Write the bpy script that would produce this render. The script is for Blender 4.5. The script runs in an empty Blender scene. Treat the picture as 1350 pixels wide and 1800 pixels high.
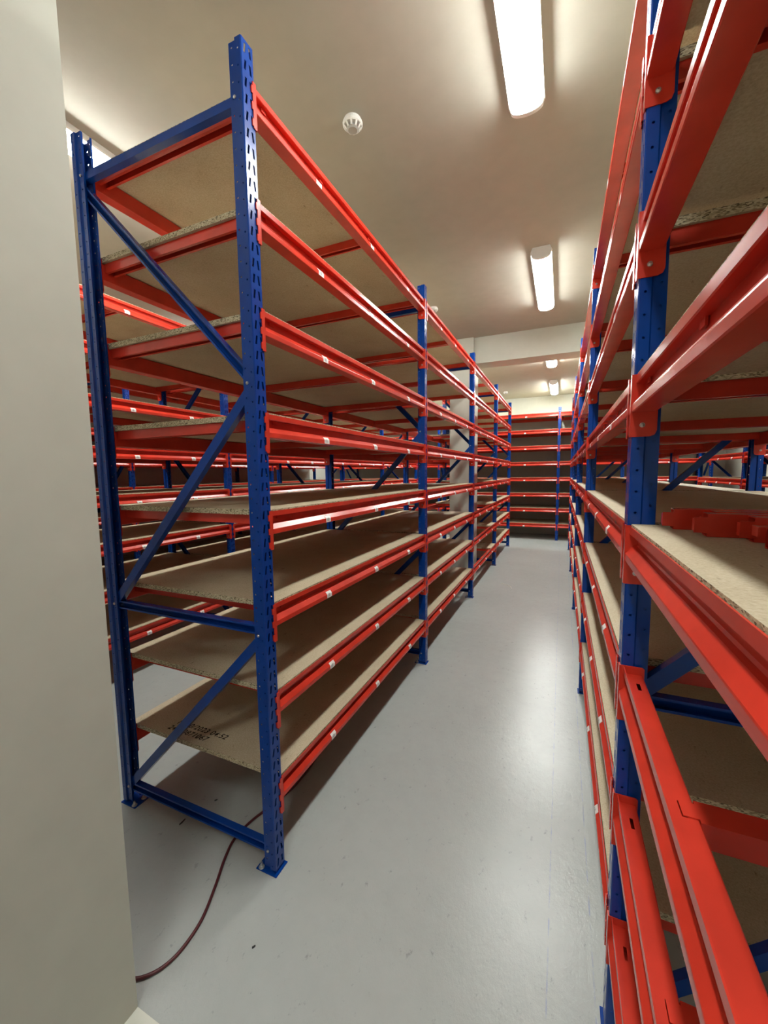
import bpy, bmesh, math, random
from mathutils import Vector, Matrix

random.seed(7)
scene = bpy.context.scene
COL = scene.collection

# ------------------------------------------------------------------ camera
F_PX, YAW, PITCH, ROLL, CAM_H = 705.016, 0.4171, -0.0956, -0.0128, 1.5679
cam_data = bpy.data.cameras.new('camera')
cam_data.sensor_fit = 'HORIZONTAL'
cam_data.sensor_width = 36.0
cam_data.lens = F_PX / 1350 * 36.0
cam_data.clip_start = 0.02
cam = bpy.data.objects.new('camera', cam_data)
COL.objects.link(cam)
fw = Vector((-math.sin(YAW) * math.cos(PITCH), math.cos(YAW) * math.cos(PITCH), math.sin(PITCH)))
rt = Vector((math.cos(YAW), math.sin(YAW), 0))
up = rt.cross(fw)
rt2 = rt * math.cos(ROLL) + up * math.sin(ROLL)
up2 = -rt * math.sin(ROLL) + up * math.cos(ROLL)
m = Matrix((rt2, up2, -fw)).transposed().to_4x4()
m.translation = (0, 0, CAM_H)
cam.matrix_world = m
scene.camera = cam

# ------------------------------------------------------------------ world, lamps, exposure
LAMP_EMISSION = 46.0
LAMP_COLOR = (0.96, 1.0, 0.955, 1)
w = bpy.data.worlds.new('world')
scene.world = w
w.use_nodes = True
w.node_tree.nodes['Background'].inputs[0].default_value = (0.9, 0.95, 1.0, 1)
w.node_tree.nodes['Background'].inputs[1].default_value = 0.0
scene.view_settings.view_transform = 'Standard'
scene.view_settings.look = 'None'
scene.view_settings.gamma = 1.0
scene.view_settings.use_curve_mapping = False
scene.view_settings.exposure = 0.64
scene.cycles.use_denoising = True
scene.cycles.max_bounces = 10
scene.cycles.diffuse_bounces = 4
scene.cycles.glossy_bounces = 4
scene.cycles.sample_clamp_indirect = 6.0

# ------------------------------------------------------------------ materials
def new_mat(name):
    mt = bpy.data.materials.new(name)
    mt.use_nodes = True
    nt = mt.node_tree
    return mt, nt, nt.nodes['Principled BSDF']

def node(nt, kind, **kw):
    n = nt.nodes.new(kind)
    for k, v in kw.items():
        setattr(n, k, v)
    return n

def ramp(nt, stops, fac):
    r = node(nt, 'ShaderNodeValToRGB')
    e = r.color_ramp.elements
    e[0].position, e[0].color = stops[0][0], (*stops[0][1], 1)
    e[1].position, e[1].color = stops[-1][0], (*stops[-1][1], 1)
    for p, c in stops[1:-1]:
        x = e.new(p)
        x.color = (*c, 1)
    nt.links.new(fac, r.inputs[0])
    return r.outputs[0]

def noise(nt, vec, scale, detail=3.0, rough=0.55):
    n = node(nt, 'ShaderNodeTexNoise')
    n.inputs['Scale'].default_value = scale
    n.inputs['Detail'].default_value = detail
    n.inputs['Roughness'].default_value = rough
    nt.links.new(vec, n.inputs['Vector'])
    return n.outputs['Fac']

def coords(nt, which='Object'):
    return node(nt, 'ShaderNodeTexCoord').outputs[which]

def mapping(nt, vec, scale):
    mp = node(nt, 'ShaderNodeMapping')
    mp.inputs['Scale'].default_value = scale
    nt.links.new(vec, mp.inputs['Vector'])
    return mp.outputs[0]

def bump(nt, bsdf, height, strength, dist=0.002):
    b = node(nt, 'ShaderNodeBump')
    b.inputs['Strength'].default_value = strength
    b.inputs['Distance'].default_value = dist
    nt.links.new(height, b.inputs['Height'])
    nt.links.new(b.outputs[0], bsdf.inputs['Normal'])

def paint(name, col, rough, var=0.12, spec=0.5, bumps=0.08):
    mt, nt, b = new_mat(name)
    v = coords(nt)
    n = noise(nt, v, 9.0)
    nt.links.new(ramp(nt, [(0.3, tuple(c * (1 - var) for c in col)), (0.7, tuple(min(1, c * (1 + var)) for c in col))], n), b.inputs['Base Color'])
    b.inputs['Roughness'].default_value = rough
    b.inputs['Specular IOR Level'].default_value = spec
    if bumps:
        bump(nt, b, noise(nt, v, 260.0, 2.0), bumps, 0.0006)
    return mt

RED = paint('red_powder_coat', (0.58, 0.038, 0.020), 0.24, spec=0.42)
BLUE = paint('blue_powder_coat', (0.0015, 0.040, 0.25), 0.2, spec=0.36)
WALL = paint('cream_wall_paint', (0.50, 0.505, 0.435), 0.6, 0.03, 0.3, 0.15)
CEIL = paint('cream_ceiling_paint', (0.43, 0.415, 0.355), 0.7, 0.03, 0.25, 0.15)
SILL = paint('white_sill_paint', (0.66, 0.66, 0.58), 0.5, 0.03)
ZINC = paint('zinc_steel', (0.62, 0.62, 0.60), 0.3, 0.05)
ZINC.node_tree.nodes['Principled BSDF'].inputs['Metallic'].default_value = 0.9
WHITE = paint('white_plastic', (0.75, 0.74, 0.70), 0.4, 0.02)
GREY = paint('grey_plastic', (0.42, 0.42, 0.40), 0.5, 0.02)
CABLE = paint('maroon_rubber', (0.085, 0.014, 0.018), 0.4, 0.15)
BLACK = paint('black_scrap', (0.02, 0.02, 0.02), 0.5, 0.1)
INK = paint('black_ink', (0.022, 0.016, 0.012), 0.7, 0.1, 0.2, 0)
TIE = paint('pale_plastic', (0.72, 0.70, 0.62), 0.4, 0.02)

def floor_mat():
    mt, nt, b = new_mat('grey_epoxy')
    v = coords(nt)
    big = noise(nt, v, 0.9, 4.0)
    small = noise(nt, v, 14.0, 5.0, 0.65)
    mix = node(nt, 'ShaderNodeMath', operation='MULTIPLY_ADD')
    nt.links.new(small, mix.inputs[0])
    mix.inputs[1].default_value = 0.45
    nt.links.new(big, mix.inputs[2])
    base = ramp(nt, [(0.45, (0.365, 0.385, 0.37)), (0.95, (0.425, 0.445, 0.43))], mix.outputs[0])
    # scattered small scuffs
    sc = ramp(nt, [(0.0, (1, 1, 1)), (0.60, (1, 1, 1)), (0.68, (0.70, 0.71, 0.71))], noise(nt, mapping(nt, v, (1, 0.6, 1)), 30.0, 8.0, 0.75))
    mul = node(nt, 'ShaderNodeMix', data_type='RGBA', blend_type='MULTIPLY')
    mul.inputs[0].default_value = 1.0
    nt.links.new(base, mul.inputs[6])
    nt.links.new(sc, mul.inputs[7])
    # blue snapped chalk line beside the rack feet and down the aisle
    sep = node(nt, 'ShaderNodeSeparateXYZ')
    nt.links.new(v, sep.inputs[0])
    d = node(nt, 'ShaderNodeMath', operation='SUBTRACT')
    nt.links.new(sep.outputs[0], d.inputs[0])
    d.inputs[1].default_value = 0.066
    a0 = node(nt, 'ShaderNodeMath', operation='ABSOLUTE')
    nt.links.new(d.outputs[0], a0.inputs[0])
    d2 = node(nt, 'ShaderNodeMath', operation='SUBTRACT')
    nt.links.new(a0.outputs[0], d2.inputs[0])
    d2.inputs[1].default_value = 0.066
    a = node(nt, 'ShaderNodeMath', operation='ABSOLUTE')
    nt.links.new(d2.outputs[0], a.inputs[0])
    near = node(nt, 'ShaderNodeMath', operation='LESS_THAN')
    nt.links.new(a.outputs[0], near.inputs[0])
    near.inputs[1].default_value = 0.0022
    brk = ramp(nt, [(0.42, (0, 0, 0)), (0.62, (0.45, 0.45, 0.45))], noise(nt, v, 18.0, 4.0))
    f = node(nt, 'ShaderNodeMath', operation='MULTIPLY')
    nt.links.new(near.outputs[0], f.inputs[0])
    nt.links.new(brk, f.inputs[1])
    m2 = node(nt, 'ShaderNodeMix', data_type='RGBA')
    nt.links.new(f.outputs[0], m2.inputs[0])
    nt.links.new(mul.outputs[2], m2.inputs[6])
    m2.inputs[7].default_value = (0.16, 0.22, 0.48, 1)
    nt.links.new(m2.outputs[2], b.inputs['Base Color'])
    r = ramp(nt, [(0.3, (0.205, 0.205, 0.205)), (0.7, (0.262, 0.262, 0.262))], noise(nt, mapping(nt, v, (1.0, 0.4, 1)), 22.0, 6.0, 0.7))
    nt.links.new(r, b.inputs['Roughness'])
    b.inputs['Specular IOR Level'].default_value = 0.55
    bump(nt, b, noise(nt, mapping(nt, v, (1.0, 0.6, 1)), 45.0, 6.0, 0.68), 0.30, 0.004)
    return mt

FLOOR = floor_mat()

def board_mat():
    mt, nt, b = new_mat('particle_board_face')
    v = coords(nt)
    fine = noise(nt, v, 170.0, 3.0, 0.7)
    broad = noise(nt, v, 5.0, 3.0)
    mx = node(nt, 'ShaderNodeMath', operation='MULTIPLY_ADD')
    nt.links.new(broad, mx.inputs[0])
    mx.inputs[1].default_value = 0.5
    nt.links.new(fine, mx.inputs[2])
    base = ramp(nt, [(0.45, (0.38, 0.30, 0.195)), (0.75, (0.50, 0.415, 0.285)), (1.0, (0.58, 0.50, 0.37))], mx.outputs[0])
    fl = ramp(nt, [(0.0, (1, 1, 1)), (0.64, (1, 1, 1)), (0.74, (0.6, 0.55, 0.5))], noise(nt, mapping(nt, v, (1.0, 0.35, 1)), 60.0, 4.0, 0.6))
    mul = node(nt, 'ShaderNodeMix', data_type='RGBA', blend_type='MULTIPLY')
    mul.inputs[0].default_value = 1.0
    nt.links.new(base, mul.inputs[6])
    nt.links.new(fl, mul.inputs[7])
    nt.links.new(mul.outputs[2], b.inputs['Base Color'])
    b.inputs['Roughness'].default_value = 0.62
    b.inputs['Specular IOR Level'].default_value = 0.25
    bump(nt, b, noise(nt, mapping(nt, v, (1.0, 0.4, 1)), 55.0, 4.0), 0.22, 0.002)
    return mt

def chip_mat():
    mt, nt, b = new_mat('particle_board_chipped_edge')
    v = coords(nt)
    vo = node(nt, 'ShaderNodeTexVoronoi')
    vo.inputs['Scale'].default_value = 330.0
    nt.links.new(mapping(nt, v, (0.55, 0.55, 1.5)), vo.inputs['Vector'])
    bw = node(nt, 'ShaderNodeRGBToBW')
    nt.links.new(vo.outputs['Color'], bw.inputs[0])
    c = ramp(nt, [(0.18, (0.10, 0.068, 0.035)), (0.36, (0.36, 0.28, 0.17)), (0.6, (0.52, 0.43, 0.28)), (0.9, (0.64, 0.55, 0.38))], bw.outputs[0])
    nt.links.new(c, b.inputs['Base Color'])
    b.inputs['Roughness'].default_value = 0.8
    bump(nt, b, bw.outputs[0], 0.6, 0.002)
    return mt

BOARD, CHIP = board_mat(), chip_mat()

def sticker_mat():
    mt, nt, b = new_mat('barcode_sticker')
    v = coords(nt)
    sep = node(nt, 'ShaderNodeSeparateXYZ')
    nt.links.new(v, sep.inputs[0])
    wn = node(nt, 'ShaderNodeTexWhiteNoise', noise_dimensions='1D')
    q = node(nt, 'ShaderNodeMath', operation='MULTIPLY')
    nt.links.new(sep.outputs[1], q.inputs[0])
    q.inputs[1].default_value = 760.0
    fl = node(nt, 'ShaderNodeMath', operation='FLOOR')
    nt.links.new(q.outputs[0], fl.inputs[0])
    nt.links.new(fl.outputs[0], wn.inputs['W'])
    th = node(nt, 'ShaderNodeMath', operation='LESS_THAN')
    nt.links.new(wn.outputs[0], th.inputs[0])
    th.inputs[1].default_value = 0.5
    ab = node(nt, 'ShaderNodeMath', operation='ABSOLUTE')
    nt.links.new(sep.outputs[1], ab.inputs[0])
    iny = node(nt, 'ShaderNodeMath', operation='LESS_THAN')
    nt.links.new(ab.outputs[0], iny.inputs[0])
    iny.inputs[1].default_value = 0.0145
    z1 = node(nt, 'ShaderNodeMath', operation='LESS_THAN')
    nt.links.new(sep.outputs[2], z1.inputs[0])
    z1.inputs[1].default_value = -0.0635
    z2 = node(nt, 'ShaderNodeMath', operation='GREATER_THAN')
    nt.links.new(sep.outputs[2], z2.inputs[0])
    z2.inputs[1].default_value = -0.0795
    last = th.outputs[0]
    for s in (iny, z1, z2):
        mu = node(nt, 'ShaderNodeMath', operation='MULTIPLY')
        nt.links.new(last, mu.inputs[0])
        nt.links.new(s.outputs[0], mu.inputs[1])
        last = mu.outputs[0]
    mx = node(nt, 'ShaderNodeMix', data_type='RGBA')
    nt.links.new(last, mx.inputs[0])
    mx.inputs[6].default_value = (0.80, 0.78, 0.74, 1)
    mx.inputs[7].default_value = (0.22, 0.22, 0.23, 1)
    nt.links.new(mx.outputs[2], b.inputs['Base Color'])
    b.inputs['Roughness'].default_value = 0.45
    return mt

STICKER = sticker_mat()

def glow_mat():
    mt, nt, b = new_mat('lit_diffuser')
    b.inputs['Base Color'].default_value = (0.9, 0.9, 0.88, 1)
    b.inputs['Emission Color'].default_value = LAMP_COLOR
    b.inputs['Emission Strength'].default_value = LAMP_EMISSION
    return mt

GLOW = glow_mat()
GLOW_FAR = GLOW.copy()
GLOW_FAR.node_tree.nodes['Principled BSDF'].inputs['Emission Strength'].default_value = LAMP_EMISSION * 1.6

# ------------------------------------------------------------------ mesh helpers
class MB:
    def __init__(self):
        self.v, self.f, self.mi = [], [], []
    def face(self, pts, mi=0):
        i = len(self.v)
        self.v += [tuple(p) for p in pts]
        self.f.append(tuple(range(i, i + len(pts))))
        self.mi.append(mi)
    def box(self, x0, x1, y0, y1, z0, z1, mis=None):
        i = len(self.v)
        self.v += [(x, y, z) for z in (z0, z1) for y in (y0, y1) for x in (x0, x1)]
        fs = [(0, 2, 3, 1), (4, 5, 7, 6), (0, 1, 5, 4), (2, 6, 7, 3), (0, 4, 6, 2), (1, 3, 7, 5)]  # bottom top y0 y1 x0 x1
        for k, q in enumerate(fs):
            self.f.append(tuple(i + a for a in q))
            self.mi.append(mis[k] if mis else 0)
    def prism(self, poly, y0, y1, caps=True, skip=()):
        """poly: (x, z) outline, extruded along y"""
        n = len(poly)
        for k in range(n):
            if k in skip:
                continue
            a, b = poly[k], poly[(k + 1) % n]
            self.face([(a[0], y0, a[1]), (a[0], y1, a[1]), (b[0], y1, b[1]), (b[0], y0, b[1])])
        if caps:
            self.face([(p[0], y0, p[1]) for p in poly])
            self.face([(p[0], y1, p[1]) for p in reversed(poly)])
    def cyl(self, c, axis, r, h, n=10, r2=None):
        """cylinder from point c along unit axis"""
        c, a = Vector(c), Vector(axis).normalized()
        u = a.orthogonal().normalized()
        w_ = a.cross(u)
        r2 = r if r2 is None else r2
        lo = [c + (u * math.cos(t) + w_ * math.sin(t)) * r for t in [2 * math.pi * k / n for k in range(n)]]
        hi = [c + a * h + (u * math.cos(t) + w_ * math.sin(t)) * r2 for t in [2 * math.pi * k / n for k in range(n)]]
        for k in range(n):
            self.face([lo[k], lo[(k + 1) % n], hi[(k + 1) % n], hi[k]])
        self.face(list(reversed(lo)))
        self.face(hi)
    def mesh(self, name, mats, weld=True, smooth=False, solid=0.0):
        bm = bmesh.new()
        vs = [bm.verts.new(p) for p in self.v]
        for q, k in zip(self.f, self.mi):
            try:
                f = bm.faces.new([vs[i] for i in q])
                f.material_index = k
                f.smooth = smooth
            except ValueError:
                pass
        if weld:
            bmesh.ops.remove_doubles(bm, verts=bm.verts, dist=0.00005)
        bmesh.ops.recalc_face_normals(bm, faces=bm.faces)
        if solid:
            bmesh.ops.solidify(bm, geom=list(bm.faces) + list(bm.edges) + list(bm.verts), thickness=solid)
            bmesh.ops.recalc_face_normals(bm, faces=bm.faces)
        me = bpy.data.meshes.new(name)
        bm.to_mesh(me)
        bm.free()
        for mt in (mats if isinstance(mats, (list, tuple)) else [mats]):
            me.materials.append(mt)
        return me

def obj(name, me, parent=None, loc=(0, 0, 0), rz=0.0):
    o = bpy.data.objects.new(name, me)
    COL.objects.link(o)
    o.parent = parent
    o.location = loc
    if rz:
        o.rotation_euler = (0, 0, rz)
    return o

def tag(o, label, cat, group=None):
    o['label'] = label
    o['category'] = cat
    if group:
        o['group'] = group
    return o

def struct(name, me, label=None):
    o = obj(name, me)
    o['kind'] = 'structure'
    if label:
        o['label'] = label
    return o

def slab(x0, x1, y0, y1, z0, z1, name, mat):
    b = MB()
    b.box(x0, x1, y0, y1, z0, z1)
    return b.mesh(name, mat)

# ------------------------------------------------------------------ the room
XW0, XW1, YB, YF, CZ = -6.12, 3.17, 10.78, -2.7, 3.40
JX, JY = -1.103, 0.649
struct('floor', slab(XW0 - .2, XW1 + .2, YF - .2, YB + .2, -0.1, 0, 'floor', FLOOR), 'grey painted concrete floor')
struct('ceiling', slab(XW0 - .2, XW1 + .2, YF - .2, YB + .2, CZ, CZ + 0.1, 'ceiling', CEIL), 'plain cream ceiling')
struct('wall_back', slab(XW0 - .2, XW1 + .2, YB, YB + .2, 0, CZ, 'wall_back', WALL))
struct('wall_left', slab(XW0 - .2, XW0, JY, YB, 0, CZ, 'wall_left', WALL))
struct('wall_right', slab(XW1, XW1 + .2, YF, YB, 0, CZ, 'wall_right', WALL))
struct('wall_rear', slab(JX - .2, XW1 + .2, YF - .2, YF, 0, CZ, 'wall_rear', WALL))
wl = MB()   # the corner wall beside the camera: one leg along the aisle, one leg to the side wall
wl.box(JX - 0.2, JX, YF, JY - 0.0, 0, CZ)
struct('wall_front', wl.mesh('wall_front', WALL), 'plain cream wall corner close beside the camera')
struct('wall_side', slab(XW0, JX - 0.2, JY - 0.2, JY, 0, CZ, 'wall_side', WALL))
sl = MB()
sl.prism([(JX, 0), (-0.22, 0), (-0.225, 0.010), (JX, 0.010)], JY - 0.16, JY)
struct('trim_1', sl.mesh('door_sill', SILL), 'white painted door sill at the foot of the wall')
struct('column_1', slab(-1.475, -1.15, 5.68, 6.03, 0, CZ, 'column', WALL), 'square cream column standing inside the rack')
struct('ceiling_beam_1', slab(XW0, XW1, 5.715, 6.03, 3.055, CZ, 'beam', WALL), 'cream downstand beam crossing under the ceiling')

# ------------------------------------------------------------------ rack meshes
D = 0.9165
PT = 0.0511
ZTOP = [0.373, 0.729, 1.078, 1.433, 1.790, 2.150, 2.510, 2.876]

def make_post():
    """perforated omega section, 1.6 mm sheet: an outer and an inner skin joined at every hole"""
    b = MB()
    n = 58
    H = 3.0
    z0 = (H - n * PT) / 2
    T = 0.0016
    def skin(P, Q, pts):
        b.face([P(*q) for q in pts])
        b.face([Q(*q) for q in reversed(pts)])
    def hole_cell(P, Q, u0, u1, v0, v1, hole):
        k_ = len(hole)
        if k_ == 4:
            o = [(u0, v0), (u1, v0), (u1, v1), (u0, v1)]
        else:
            um, vm = (u0 + u1) / 2, (v0 + v1) / 2
            o = [(u0, v0), (um, v0), (u1, v0), (u1, vm), (u1, v1), (um, v1), (u0, v1), (u0, vm)]
        for k in range(k_):
            j = (k + 1) % k_
            skin(P, Q, [o[k], o[j], hole[j], hole[k]])
            b.face([P(*hole[k]), P(*hole[j]), Q(*hole[j]), Q(*hole[k])])
    def octa(u, v, r):
        return [(u + r * math.cos(math.radians(225 + 45 * k)), v + r * math.sin(math.radians(225 + 45 * k))) for k in range(8)]
    F, FQ = (lambda u, v: (0.0, u, v)), (lambda u, v: (-T, u, v))
    for k in range(n):
        a, z1 = z0 + k * PT, z0 + (k + 1) * PT
        zm = (a + z1) / 2
        for s in (-1, 1):
            cu, t, h, wd = s * 0.0120, 0.0024 * s, 0.0150, 0.0042
            hole = [(cu + t - wd, zm - h), (cu + t + wd, zm - h), (cu - t + wd, zm + h), (cu - t - wd, zm + h)]
            u0, u1 = (0.0, 0.026) if s == 1 else (-0.026, 0.0)
            hole_cell(F, FQ, u0, u1, a, z1, hole)
            y, y2 = s * 0.029, s * 0.022
            q = [(0, s * 0.026), (-0.003, y)]
            b.face([(0, s * 0.026, a), (-0.003, y, a), (-0.003, y, z1), (0, s * 0.026, z1)])
            S, SQ = (lambda u, v, y=y: (u, y, v)), (lambda u, v, y=y, s=s: (u, y - s * T, v))
            hole_cell(S, SQ, -0.026, -0.003, a, z1, octa(-0.0145, a + 0.017, 0.0032))
            b.face([(-0.026, y, a), (-0.030, y2, a), (-0.030, y2, z1), (-0.026, y, z1)])
            b.face([(-0.026, y - s * T, a), (-0.030, y2 - s * T, a), (-0.030, y2 - s * T, z1), (-0.026, y - s * T, z1)])
            S2, SQ2 = (lambda u, v, y=y2: (u, y, v)), (lambda u, v, y=y2, s=s: (u, y - s * T, v))
            hole_cell(S2, SQ2, -0.058, -0.030, a, z1, octa(-0.046, a + 0.034, 0.0032))
            b.face([(-0.058, y2, a), (-0.058, s * 0.014, a), (-0.058, s * 0.014, z1), (-0.058, y2, z1)])
            b.face([(-0.058 + T, y2 - s * T, a), (-0.058 + T, s * 0.014, a), (-0.058 + T, s * 0.014, z1), (-0.058 + T, y2 - s * T, z1)])
            b.face([(-0.058, s * 0.014, a), (-0.058 + T, s * 0.014, a), (-0.058 + T, s * 0.014, z1), (-0.058, s * 0.014, z1)])
    # the cut rims at the foot and the head
    for z in (z0, z0 + n * PT):
        for s in (-1, 1):
            o = [(0, 0), (0, s * 0.026), (-0.003, s * 0.029), (-0.026, s * 0.029), (-0.030, s * 0.022), (-0.058, s * 0.022), (-0.058, s * 0.014)]
            i_ = [(-T, 0), (-T, s * 0.026), (-0.003, s * (0.029 - T)), (-0.026, s * (0.029 - T)), (-0.030, s * (0.022 - T)), (-0.058 + T, s * (0.022 - T)), (-0.058 + T, s * 0.014)]
            for k in range(len(o) - 1):
                b.face([(*o[k], z), (*o[k + 1], z), (*i_[k + 1], z), (*i_[k], z)])
    return b.mesh('post', BLUE)

POST = make_post()

def make_foot():
    b = MB()
    b.prism([(0.007, 0), (0.007, 0.004), (-0.092, 0.004), (-0.092, 0)], -0.036, 0.036)
    b.prism([(-0.0035, 0.004), (-0.0035, 0.05), (-0.0060, 0.05), (-0.0060, 0.004)], -0.0215, 0.0215)
    return b.mesh('foot_plate', BLUE)

def make_bolt():
    b = MB()
    b.cyl((0, 0, 0.0035), (0, 0, 1), 0.012, 0.002, 12)
    b.cyl((0, 0, 0.0055), (0, 0, 1), 0.0085, 0.007, 6)
    b.cyl((0, 0, 0.0125), (0, 0, 1), 0.0045, 0.012, 8)
    return b.mesh('anchor_bolt', ZINC)

def make_pin():
    b = MB()
    b.cyl((0, 0, 0), (0, 1, 0), 0.0058, 0.0025, 10)
    b.cyl((0, 0.0025, 0), (0, 1, 0), 0.0048, 0.003, 10, 0.002)
    return b.mesh('lock_pin', ZINC)

FOOT, BOLT, PIN = make_foot(), make_bolt(), make_pin()

def make_brace(x0, z0, x1, z1, wd=0.036, dp=0.026, flip=False):
    """open channel from (x0, z0) to (x1, z1), lying between the posts' webs"""
    b = MB()
    d = Vector((x1 - x0, 0, z1 - z0)).normalized()
    nrm = Vector((-d.z, 0, d.x)) * (wd / 2)
    A, B = Vector((x0, 0, z0)), Vector((x1, 0, z1))
    s = -1 if flip else 1
    t = 0.0016
    sec = [(-1, s), (-1, -s), (1, -s), (1, s)]
    def q(P, k, y):
        return P + nrm * k + Vector((0, y, 0))
    h = dp / 2
    lip = 0.62
    path = [(lip, s * h), (1, s * h), (1, -s * h), (-1, -s * h), (-1, s * h), (-lip, s * h)]
    e = t / (wd / 2)
    inn = [(lip, s * (h - t)), (1 - e, s * (h - t)), (1 - e, -s * (h - t)), (-1 + e, -s * (h - t)), (-1 + e, s * (h - t)), (-lip, s * (h - t))]
    loop = path + inn[::-1]
    for (k0, y0), (k1, y1) in zip(loop, loop[1:] + loop[:1]):
        b.face([q(A, k0, y0), q(A, k1, y1), q(B, k1, y1), q(B, k0, y0)])
    b.face([q(A, *p) for p in loop])
    b.face([q(B, *p) for p in loop[::-1]])
    return b.mesh('brace', BLUE)

BX0, BX1 = -D + 0.036, -0.036
BRACES = [make_brace(BX0, 2.815, BX1, 2.815, 0.030), make_brace(BX0, 2.765, BX1, 1.905, flip=True),
          make_brace(BX0, 0.995, BX1, 1.878), make_brace(BX0, 0.985, BX1, 0.985, flip=True),
          make_brace(BX0, 0.090, BX1, 0.955), make_brace(BX0, 0.085, BX1, 0.085, 0.040, flip=True)]
BRACE_BOLTS = [(-1, 2.815), (1, 2.815), (1, 1.892), (-1, 0.99), (1, 0.968), (-1, 0.09), (1, 0.085)]

PROFILE = [(-0.004, 0), (-0.004, -0.018), (-0.006, -0.020), (-0.023, -0.020), (-0.023, -0.045), (-0.020, -0.048), (-0.012, -0.049), (0.0025, -0.0665),
           (0.003, -0.069), (0.003, -0.084), (0.001, -0.086), (-0.045, -0.086), (-0.047, -0.084), (-0.047, -0.020), (-0.045, -0.018),
           (-0.0065, -0.018), (-0.0065, 0)]

def make_beam(L):
    b = MB()
    b.prism(PROFILE, 0.0, L, caps=True, skip=(14,))
    # the ledge that carries the board, with its row of crossbar slots
    slots = sorted([0.066, L * 0.5, L - 0.066, 0.44, L - 0.44])
    y = 0.0
    for s in slots:
        b.face([(-0.045, y, -0.018), (-0.0065, y, -0.018), (-0.0065, s - 0.02, -0.018), (-0.045, s - 0.02, -0.018)])
        o = [(-0.045, s - 0.02), (-0.0065, s - 0.02), (-0.0065, s + 0.02), (-0.045, s + 0.02)]
        h = [(-0.0330, s - 0.016), (-0.0255, s - 0.016), (-0.0255, s + 0.016), (-0.0330, s + 0.016)]
        for k in range(4):
            b.face([(p[0], p[1], -0.018) for p in (o[k], o[(k + 1) % 4], h[(k + 1) % 4], h[k])])
        y = s + 0.02
    b.face([(-0.045, y, -0.018), (-0.0065, y, -0.018), (-0.0065, L, -0.018), (-0.045, L, -0.018)])
    # punched tabs standing in the groove below the slots
    for s in slots:
        b.prism([(-0.021, -0.020), (-0.0175, -0.020), (-0.0175, -0.032), (-0.021, -0.032)], s - 0.012, s + 0.012)
    return b.mesh('shelf_beam', RED)

def make_connector(sgn):
    """angle bracket at a beam end; sgn +1: beam runs towards +y, the post lies on the -y side"""
    b = MB()
    y = lambda a: sgn * a
    def bx(x0, x1, a0, a1, z0, z1):
        b.box(x0, x1, min(y(a0), y(a1)), max(y(a0), y(a1)), z0, z1)
    b.prism([(0.0045, 0.002), (-0.046, 0.002), (-0.050, -0.002), (-0.050, -0.129), (-0.046, -0.139), (-0.036, -0.143), (0.0045, -0.143)],
            min(y(0.0005), y(0.003)), max(y(0.0005), y(0.003)))
    bx(0.0018, 0.0045, -0.0135, 0.003, -0.143, 0.002)
    for k in range(3):
        z = -0.022 - k * PT
        bx(0.0018, 0.0045, -0.019, -0.0135, z - 0.013, z + 0.010)
        bx(-0.008, 0.0018, -0.0185, -0.0165, z - 0.012, z + 0.006)
    return b.mesh('connector', RED)

CONN = {1: make_connector(1), -1: make_connector(-1)}

def make_sticker(wd):
    b = MB()
    out = [(-0.0055, -0.0552), (0.0031, -0.0658), (0.0038, -0.0690), (0.0038, -0.0838)]
    inn = [(-0.0062, -0.0560), (0.0023, -0.0665), (0.0030, -0.0692), (0.0030, -0.0838)]
    b.prism(out + inn[::-1], -wd / 2, wd / 2)
    return b.mesh('barcode_sticker', STICKER)

LABEL = make_sticker(0.040)

def make_board(L, x0=-0.0080, x1=-D + 0.0080):
    b = MB()
    b.box(x1, x0, 0.0, L, -0.0158, 0.0052, mis=[0, 0, 1, 1, 1, 1])
    return b.mesh('shelf_board', [BOARD, CHIP])

def make_crossbar(length, wd=0.044, ht=0.038):
    """inverted channel along x, centred, with a hooked tongue at both ends; top at z = 0"""
    b = MB()
    t = 0.002
    h = length / 2
    hw = wd / 2
    b.box(-h, h, -hw, hw, -t, 0)
    for s in (-1, 1):
        b.box(-h, h, *(sorted((s * hw, s * (hw - t)))), -ht, -t)
        b.box(-h, h, *(sorted((s * (hw - t), s * (hw - 0.011)))), -ht, -ht + t)
        # tongue over the ledge, turned down into the slot
        b.box(*(sorted((s * h, s * (h + 0.0205)))), -0.015, 0.015, -t, 0)
        b.box(*(sorted((s * (h + 0.0180), s * (h + 0.0205)))), -0.012, 0.012, -0.016, -t)
    return b.mesh('crossbar', RED)

XBAR = make_crossbar(D - 0.0945)

MESH = {}
def cached(kind, key, fn):
    k = (kind, round(key, 4))
    if k not in MESH:
        MESH[k] = fn(key)
    return MESH[k]

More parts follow.
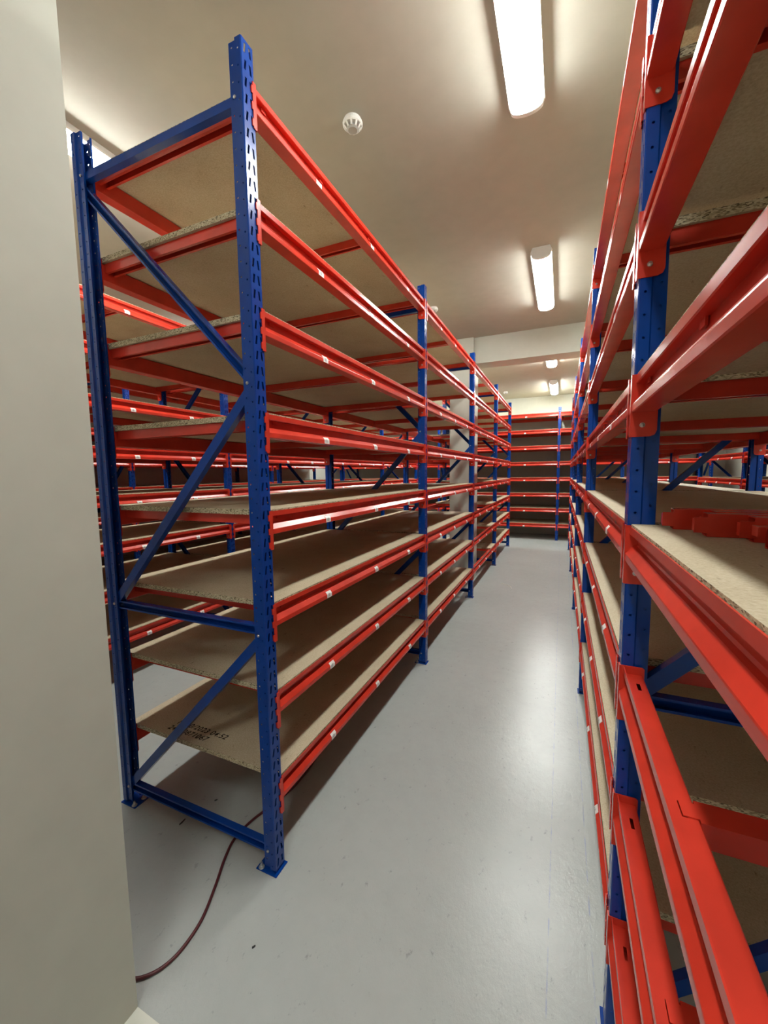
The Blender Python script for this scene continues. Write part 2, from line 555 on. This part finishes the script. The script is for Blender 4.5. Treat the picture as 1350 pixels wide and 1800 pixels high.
def rack(name, origin, rz, n, pitch, label, sticker_side, stickers, first=0, boards=None, bars=None, skip_sticker=lambda i: False, no_sticker_rows=()):
    """a run of n bays along local +y; its two faces are at local x = 0 and x = -D"""
    root = obj(name, None, None, origin, rz)
    tag(root, label, 'shelving rack')
    L = pitch - 0.058
    for i in range(n + 1):
        y = i * pitch
        for side in (1, -1):
            p = obj('post', POST, root, (0 if side == 1 else -D, y, 0), 0 if side == 1 else math.pi)
            obj('foot_plate', FOOT, p)
            for k in (1, -1):
                obj('anchor_bolt', BOLT, p, (-0.074, k * 0.024, 0))
        for me in BRACES:
            obj('brace', me, root, (0, y, 0))
        for s, z in BRACE_BOLTS:
            obj('brace_bolt', PIN, root, (-0.040 if s == 1 else -D + 0.040, y - 0.0222, z), math.pi)
    for i in range(n):
        y = i * pitch + 0.029
        for lv, z in enumerate(ZTOP):
            for side in (1, -1):
                # side +1 faces local +x; side -1 is the same beam turned round
                bo = obj('shelf_beam', cached('beam', L, make_beam), root, (0, y, z) if side == 1 else (-D, y + L, z), 0 if side == 1 else math.pi)
                for sg in (1, -1):
                    cn = obj('connector', CONN[sg], bo, (0, 0 if sg == 1 else L, 0))
                    obj('lock_pin', PIN, bo, (-0.020, 0.003 if sg == 1 else L - 0.003, -0.116), 0 if sg == 1 else math.pi)
                if side == sticker_side and not skip_sticker(i):
                    for fr in stickers:
                        f = fr + random.uniform(-0.006, 0.006)
                        obj('barcode_sticker', LABEL, bo, (0, L * (f if side == 1 else 1 - f), 0))
            spec = boards(i, lv) if boards else (0.003, L - 0.003)
            if spec:
                a, c = spec
                j = random.uniform(-0.0015, 0.0015)
                obj('shelf_board', cached('board', c - a, make_board), root, (j, y + a, z))
            for yb in (bars(i, lv, L) if bars else (0.034, L * 0.5, L - 0.034)):
                obj('crossbar', XBAR, root, (-D / 2, y + yb, z - 0.0160))
    return root

P = 1.8977
Y0 = 1.1292 + 0.029
near_rack = rack('shelving_rack', (-0.9845, Y0, 0), 0, 4, P,
     'blue and red shelving rack whose open end frame stands beside the cable', 1, (0.215, 0.498, 0.80),
     boards=lambda i, lv: (0.003, P - 0.061) if i != 2 else (1.40 if lv < 4 else 1.10, P - 0.061),
     bars=lambda i, lv, L: ((0.070, 0.070, 0.064, 0.048, 0.037, 0.037, 0.037, 0.037)[lv], L * 0.5, L - 0.037) if i != 2 else (1.435 if lv < 4 else 1.135, L - 0.034))

def r_boards(i, lv):
    if i == 0 and lv < 3:
        return None
    return (0.003, P - 0.061)

def r_bars(i, lv, L):
    if i == 0:
        return (0.44, L - 0.44)
    return (0.034, L * 0.5, L - 0.034)

rack('shelving_rack', (0.150 + D, Y0 - P, 0), 0, 5, P,
     'blue and red shelving rack with boardless lower shelves and loose crossbars in its nearest bay', -1, (0.215, 0.498, 0.80),
     boards=r_boards, bars=r_bars, skip_sticker=lambda i: i == 0)
rack('shelving_rack', (-3.035 - D, Y0 + 4 * P, 0), math.pi, 4, P,
     'second blue and red shelving rack, seen through the shelves of the rack by the cable', -1, (0.215, 0.498, 0.80))
rack('shelving_rack', (-5.085, 0.70, 0), 0, 3, 2.76,
     'shelving rack with long bays standing against the side wall, behind two others', 1, (0.25, 0.5, 0.75))
rack('shelving_rack', (2.20, Y0 + 4 * P, 0), math.pi, 3, P,
     'dark shelving rack against the side wall beyond the rack with loose crossbars', 1, (0.215, 0.498, 0.80))
rack('shelving_rack', (-0.078 - 2 * 2.76, 9.84, 0), -math.pi / 2, 3, 2.76,
     'shelving rack standing across the end of the aisle in front of the back wall', 1, (0.25, 0.5, 0.75))

# ------------------------------------------------------------------ ink stamp on the lowest board of the near rack
def stamp(text, x, y, z, size, parent):
    cu = bpy.data.curves.new('stamp', 'FONT')
    cu.body = text
    cu.size = size
    cu.extrude = 0.0002
    cu.offset = 0.0006
    cu.shear = 0.12
    cu.space_character = 1.08
    t = bpy.data.objects.new('stamp', cu)
    COL.objects.link(t)
    dg = bpy.context.evaluated_depsgraph_get()
    me = bpy.data.meshes.new_from_object(t.evaluated_get(dg))
    bpy.data.objects.remove(t)
    me.materials.clear()
    me.materials.append(INK)
    o = obj('ink_stamp', me, parent, (x, y, z))
    return o

board0 = [o for o in near_rack.children if o.name.startswith('shelf_board')][0]
o_w = Vector((-0.9845, Y0, 0)) + board0.location
for txt, X, Y in (('10/10/2023 04:52', -1.678, 1.266), ('24200871067', -1.682, 1.222)):
    s = stamp(txt, X - o_w.x, Y - o_w.y, 0.0053, 0.041, board0)
    s['label'] = 'black printed date and number on the board'

# ------------------------------------------------------------------ ceiling lamps
def make_lamp_parts(L=1.2, W=0.15, Hh=0.092):
    TOP = 0.050      # depth of the opaque tray; the lens hangs below it
    def arc(r0, n=10):
        return [(-r0 * math.cos(math.pi * k / n), -TOP - (Hh - TOP) * (r0 / (W / 2)) * math.sin(math.pi * k / n) ** 0.7) for k in range(n + 1)]
    hs = MB()
    hs.prism([(-W / 2 + 0.012, 0), (W / 2 - 0.012, 0), (W / 2 + 0.006, -TOP + 0.012), (W / 2 + 0.006, -TOP), (-W / 2 - 0.006, -TOP), (-W / 2 - 0.006, -TOP + 0.012)], -L / 2 + 0.003, L / 2 - 0.003)
    df = MB()
    df.prism(arc(W / 2 - 0.004), -L / 2 + 0.022, L / 2 - 0.022)
    cp = MB()
    cp.prism([(-W / 2 + 0.008, 0), (-W / 2 - 0.008, -TOP + 0.012)] + arc(W / 2 + 0.002) + [(W / 2 + 0.008, -TOP + 0.012), (W / 2 - 0.008, 0)], 0, 0.022)
    return hs.mesh('lamp_housing', WHITE), df.mesh('lamp_diffuser', GLOW), cp.mesh('end_cap', WHITE)

HOUSE, DIFF, CAP = make_lamp_parts()
DIFF_FAR = DIFF.copy()
DIFF_FAR.materials[0] = GLOW_FAR      # emission boosted past the ceiling beam to brighten the far end

def lamp(x, y, label, group=None):
    r = obj('batten_light', None, None, (x, y, CZ))
    tag(r, label, 'ceiling light', group)
    obj('housing', HOUSE, r)
    obj('diffuser', DIFF_FAR if y > 6 else DIFF, r)
    obj('end_cap', CAP, r, (0, -0.6, 0))
    obj('end_cap', CAP, r, (0, 0.578, 0))
    return r

YL = [1.66 + 2.64 * k for k in range(-1, 4)]
main_labels = ['lit batten light above the doorway behind the camera', 'lit batten light over the aisle, largest and nearest in view',
               'lit batten light over the aisle, just before the ceiling beam', 'lit batten light over the aisle, just past the ceiling beam',
               'lit batten light over the aisle, closest to the back wall']
WHERE = ['above the entrance behind the camera', 'nearest the front wall', 'just before the ceiling beam', 'just past the ceiling beam', 'closest to the back wall']
for k, y in enumerate(YL):
    lamp(-0.205, y, main_labels[k], 'lamps over the main aisle')
    if k:
        lamp(-2.45, y, 'lit batten light in the ceiling corner above the rack end frame' if k == 1 else 'lit batten light over the aisle behind the near rack, ' + WHERE[k], 'lamps over the second aisle')
        lamp(-4.69, y, 'lit batten light over the aisle of the side wall rack, ' + WHERE[k], 'lamps over the third aisle')
    lamp(2.04, y, 'lit batten light beyond the rack with loose crossbars, ' + WHERE[k], 'lamps over the far aisle')

# ------------------------------------------------------------------ smoke detectors
def smoke(x, y, label):
    r = obj('smoke_detector', None, None, (x, y, CZ))
    tag(r, label, 'smoke detector', 'smoke detectors')
    b = MB()
    b.cyl((0, 0, -0.012), (0, 0, 1), 0.044, 0.012, 24)
    obj('base', b.mesh('detector_base', WHITE), r)
    b = MB()
    prof = [(0.050, -0.012), (0.052, -0.017), (0.051, -0.028), (0.047, -0.032)]
    n = 24
    for (r0, z0), (r1, z1) in zip(prof[:-1], prof[1:]):
        for k in range(n):
            t0, t1 = 2 * math.pi * k / n, 2 * math.pi * (k + 1) / n
            b.face([(r0 * math.cos(t0), r0 * math.sin(t0), z0), (r0 * math.cos(t1), r0 * math.sin(t1), z0), (r1 * math.cos(t1), r1 * math.sin(t1), z1), (r1 * math.cos(t0), r1 * math.sin(t0), z1)])
    b.face([(0.050 * math.cos(2 * math.pi * k / n), 0.050 * math.sin(2 * math.pi * k / n), -0.012) for k in range(n)])
    b.face([(0.046 * math.cos(2 * math.pi * k / n), 0.046 * math.sin(2 * math.pi * k / n), -0.032) for k in range(n)])
    obj('body', b.mesh('detector_body', WHITE), r)
    b = MB()
    for k in range(10):
        t = 2 * math.pi * k / 10
        c, s = math.cos(t), math.sin(t)
        q = lambda rr, w_, z: (rr * c - w_ * s, rr * s + w_ * c, z)
        lo = [(0.041, 0.0045, -0.032), (0.046, 0.0055, -0.032), (0.034, 0.0045, -0.047), (0.029, 0.004, -0.047)]
        A = [q(rr, -w_, z) for rr, w_, z in lo]
        B_ = [q(rr, w_, z) for rr, w_, z in lo]
        for i in range(4):
            b.face([A[i], A[(i + 1) % 4], B_[(i + 1) % 4], B_[i]])
        b.face(A[::-1])
        b.face(B_)
    obj('vent_ribs', b.mesh('detector_ribs', WHITE), r)
    b = MB()
    b.cyl((0, 0, -0.052), (0, 0, 1), 0.024, 0.006, 20, 0.034)
    obj('nose', b.mesh('detector_nose', GREY), r)
    b = MB()
    b.cyl((0, 0, -0.046), (0, 0, 1), 0.022, 0.014, 16)
    obj('chamber', b.mesh('detector_chamber', GREY), r)
    return r

smoke(-1.045, 2.02, 'white round smoke detector on the ceiling above the near shelving bay')
smoke(-1.36, 4.50, 'white smoke detector half hidden behind the top beam of the rack')
smoke(-1.23, 9.75, 'small white smoke detector on the ceiling near the back wall')

# ------------------------------------------------------------------ floor cable and scraps
def tube(pts, r, n=8, sub=8):
    """smooth swept tube through points"""
    P_ = [Vector(p) for p in pts]
    path = []
    for i in range(len(P_) - 1):
        p0, p1, p2, p3 = P_[max(i - 1, 0)], P_[i], P_[i + 1], P_[min(i + 2, len(P_) - 1)]
        for k in range(sub):
            t = k / sub
            path.append(0.5 * ((2 * p1) + (p2 - p0) * t + (2 * p0 - 5 * p1 + 4 * p2 - p3) * t * t + (3 * p1 - p0 - 3 * p2 + p3) * t ** 3))
    path.append(P_[-1])
    b = MB()
    rings = []
    for i, p in enumerate(path):
        d = (path[min(i + 1, len(path) - 1)] - path[max(i - 1, 0)]).normalized()
        u = d.cross(Vector((0, 0, 1))).normalized()
        v = u.cross(d)
        rings.append([p + (u * math.cos(2 * math.pi * k / n) + v * math.sin(2 * math.pi * k / n)) * r for k in range(n)])
    for a, c in zip(rings[:-1], rings[1:]):
        for k in range(n):
            b.face([a[k], a[(k + 1) % n], c[(k + 1) % n], c[k]])
    b.face(rings[0][::-1])
    b.face(rings[-1])
    return b

cz = 0.0062
cab = tube([(-1.62, 0.675, cz), (-1.40, 0.668, cz), (-1.27, 0.672, cz), (-1.171, 0.695, cz), (-1.116, 0.768, cz), (-1.119, 0.883, cz), (-1.168, 0.999, cz), (-1.221, 1.10, cz), (-1.251, 1.185, cz),
            (-1.248, 1.278, cz), (-1.225, 1.37, cz), (-1.19, 1.55, cz), (-1.22, 1.85, cz), (-1.35, 2.3, cz)], 0.0056)
tag(obj('power_cable', cab.mesh('power_cable', CABLE, smooth=True)), 'dark red cable curving across the grey floor under the end frame', 'cable')

def sliver(x, y, ang, L, wd, mat, label, name):
    b = MB()
    c, s = math.cos(ang), math.sin(ang)
    pts = [(-L / 2, -wd * 0.2), (-L * 0.1, -wd / 2), (L / 2, -wd * 0.1), (L * 0.45, wd * 0.3), (0, wd / 2), (-L * 0.45, wd * 0.3)]
    lo = [(x + c * p - s * q, y + s * p + c * q, 0.0004) for p, q in pts]
    hi = [(a, d, 0.003 + 0.0015 * (k % 2)) for k, (a, d, _) in enumerate(lo)]
    for k in range(6):
        b.face([lo[k], lo[(k + 1) % 6], hi[(k + 1) % 6], hi[k]])
    b.face(lo[::-1])
    b.face(hi)
    tag(obj(name, b.mesh(name, mat)), label, 'scrap')

sliver(-1.537, 1.160, 1.6, 0.034, 0.006, BLACK, 'small black sliver on the floor in front of the bottom brace', 'plastic_sliver')
sliver(-1.492, 1.312, 0.9, 0.014, 0.006, BLACK, 'tiny black crumb on the floor just behind the bottom brace', 'plastic_crumb')
sliver(-0.898, 0.908, 1.0, 0.012, 0.006, BLACK, 'tiny dark crumb on the open floor near the cable', 'plastic_crumb')
tie = tube([(-0.74, 5.74, .003), (-0.68, 5.70, .004), (-0.61, 5.62, .004), (-0.575, 5.52, .003)], 0.0028, 6, 5)
tag(obj('cable_tie', tie.mesh('cable_tie', TIE)), 'pale curled plastic strip lying on the aisle floor', 'scrap')

# ------------------------------------------------------------------ loose crossbars on the fourth shelf of the nearest bay
zt = ZTOP[3] + 0.0054
LOOSE = make_crossbar(D - 0.0945)
def loose(x_end, y, rot, z, roll, label):
    """x_end: where its near tongue lies; the bar runs on towards +x"""
    h = (D - 0.0945) / 2 + 0.0205
    o = obj('loose_crossbar', LOOSE, None, (x_end + h * math.cos(rot), y + h * math.sin(rot), z))
    o.rotation_euler = (roll, 0, rot)
    tag(o, label, 'crossbar', 'loose crossbars on the fourth shelf')
SIDE = math.pi / 2
loose(0.205, 1.050, -0.050, zt + 0.0225, SIDE, 'red crossbar in the loose pile, rearmost, nearest the blue post')
loose(0.262, 1.002, -0.055, zt + 0.0225, SIDE, 'red crossbar in the loose pile, second from the blue post')
loose(0.238, 0.952, -0.050, zt + 0.0225, SIDE, 'red crossbar in the loose pile, third from the blue post')
loose(0.292, 0.902, -0.050, zt + 0.0225, SIDE, 'red crossbar in the loose pile, second from the front')
loose(0.285, 0.822, -0.045, zt + 0.0385, 0.0, 'red crossbar in the loose pile, frontmost, lying flat')
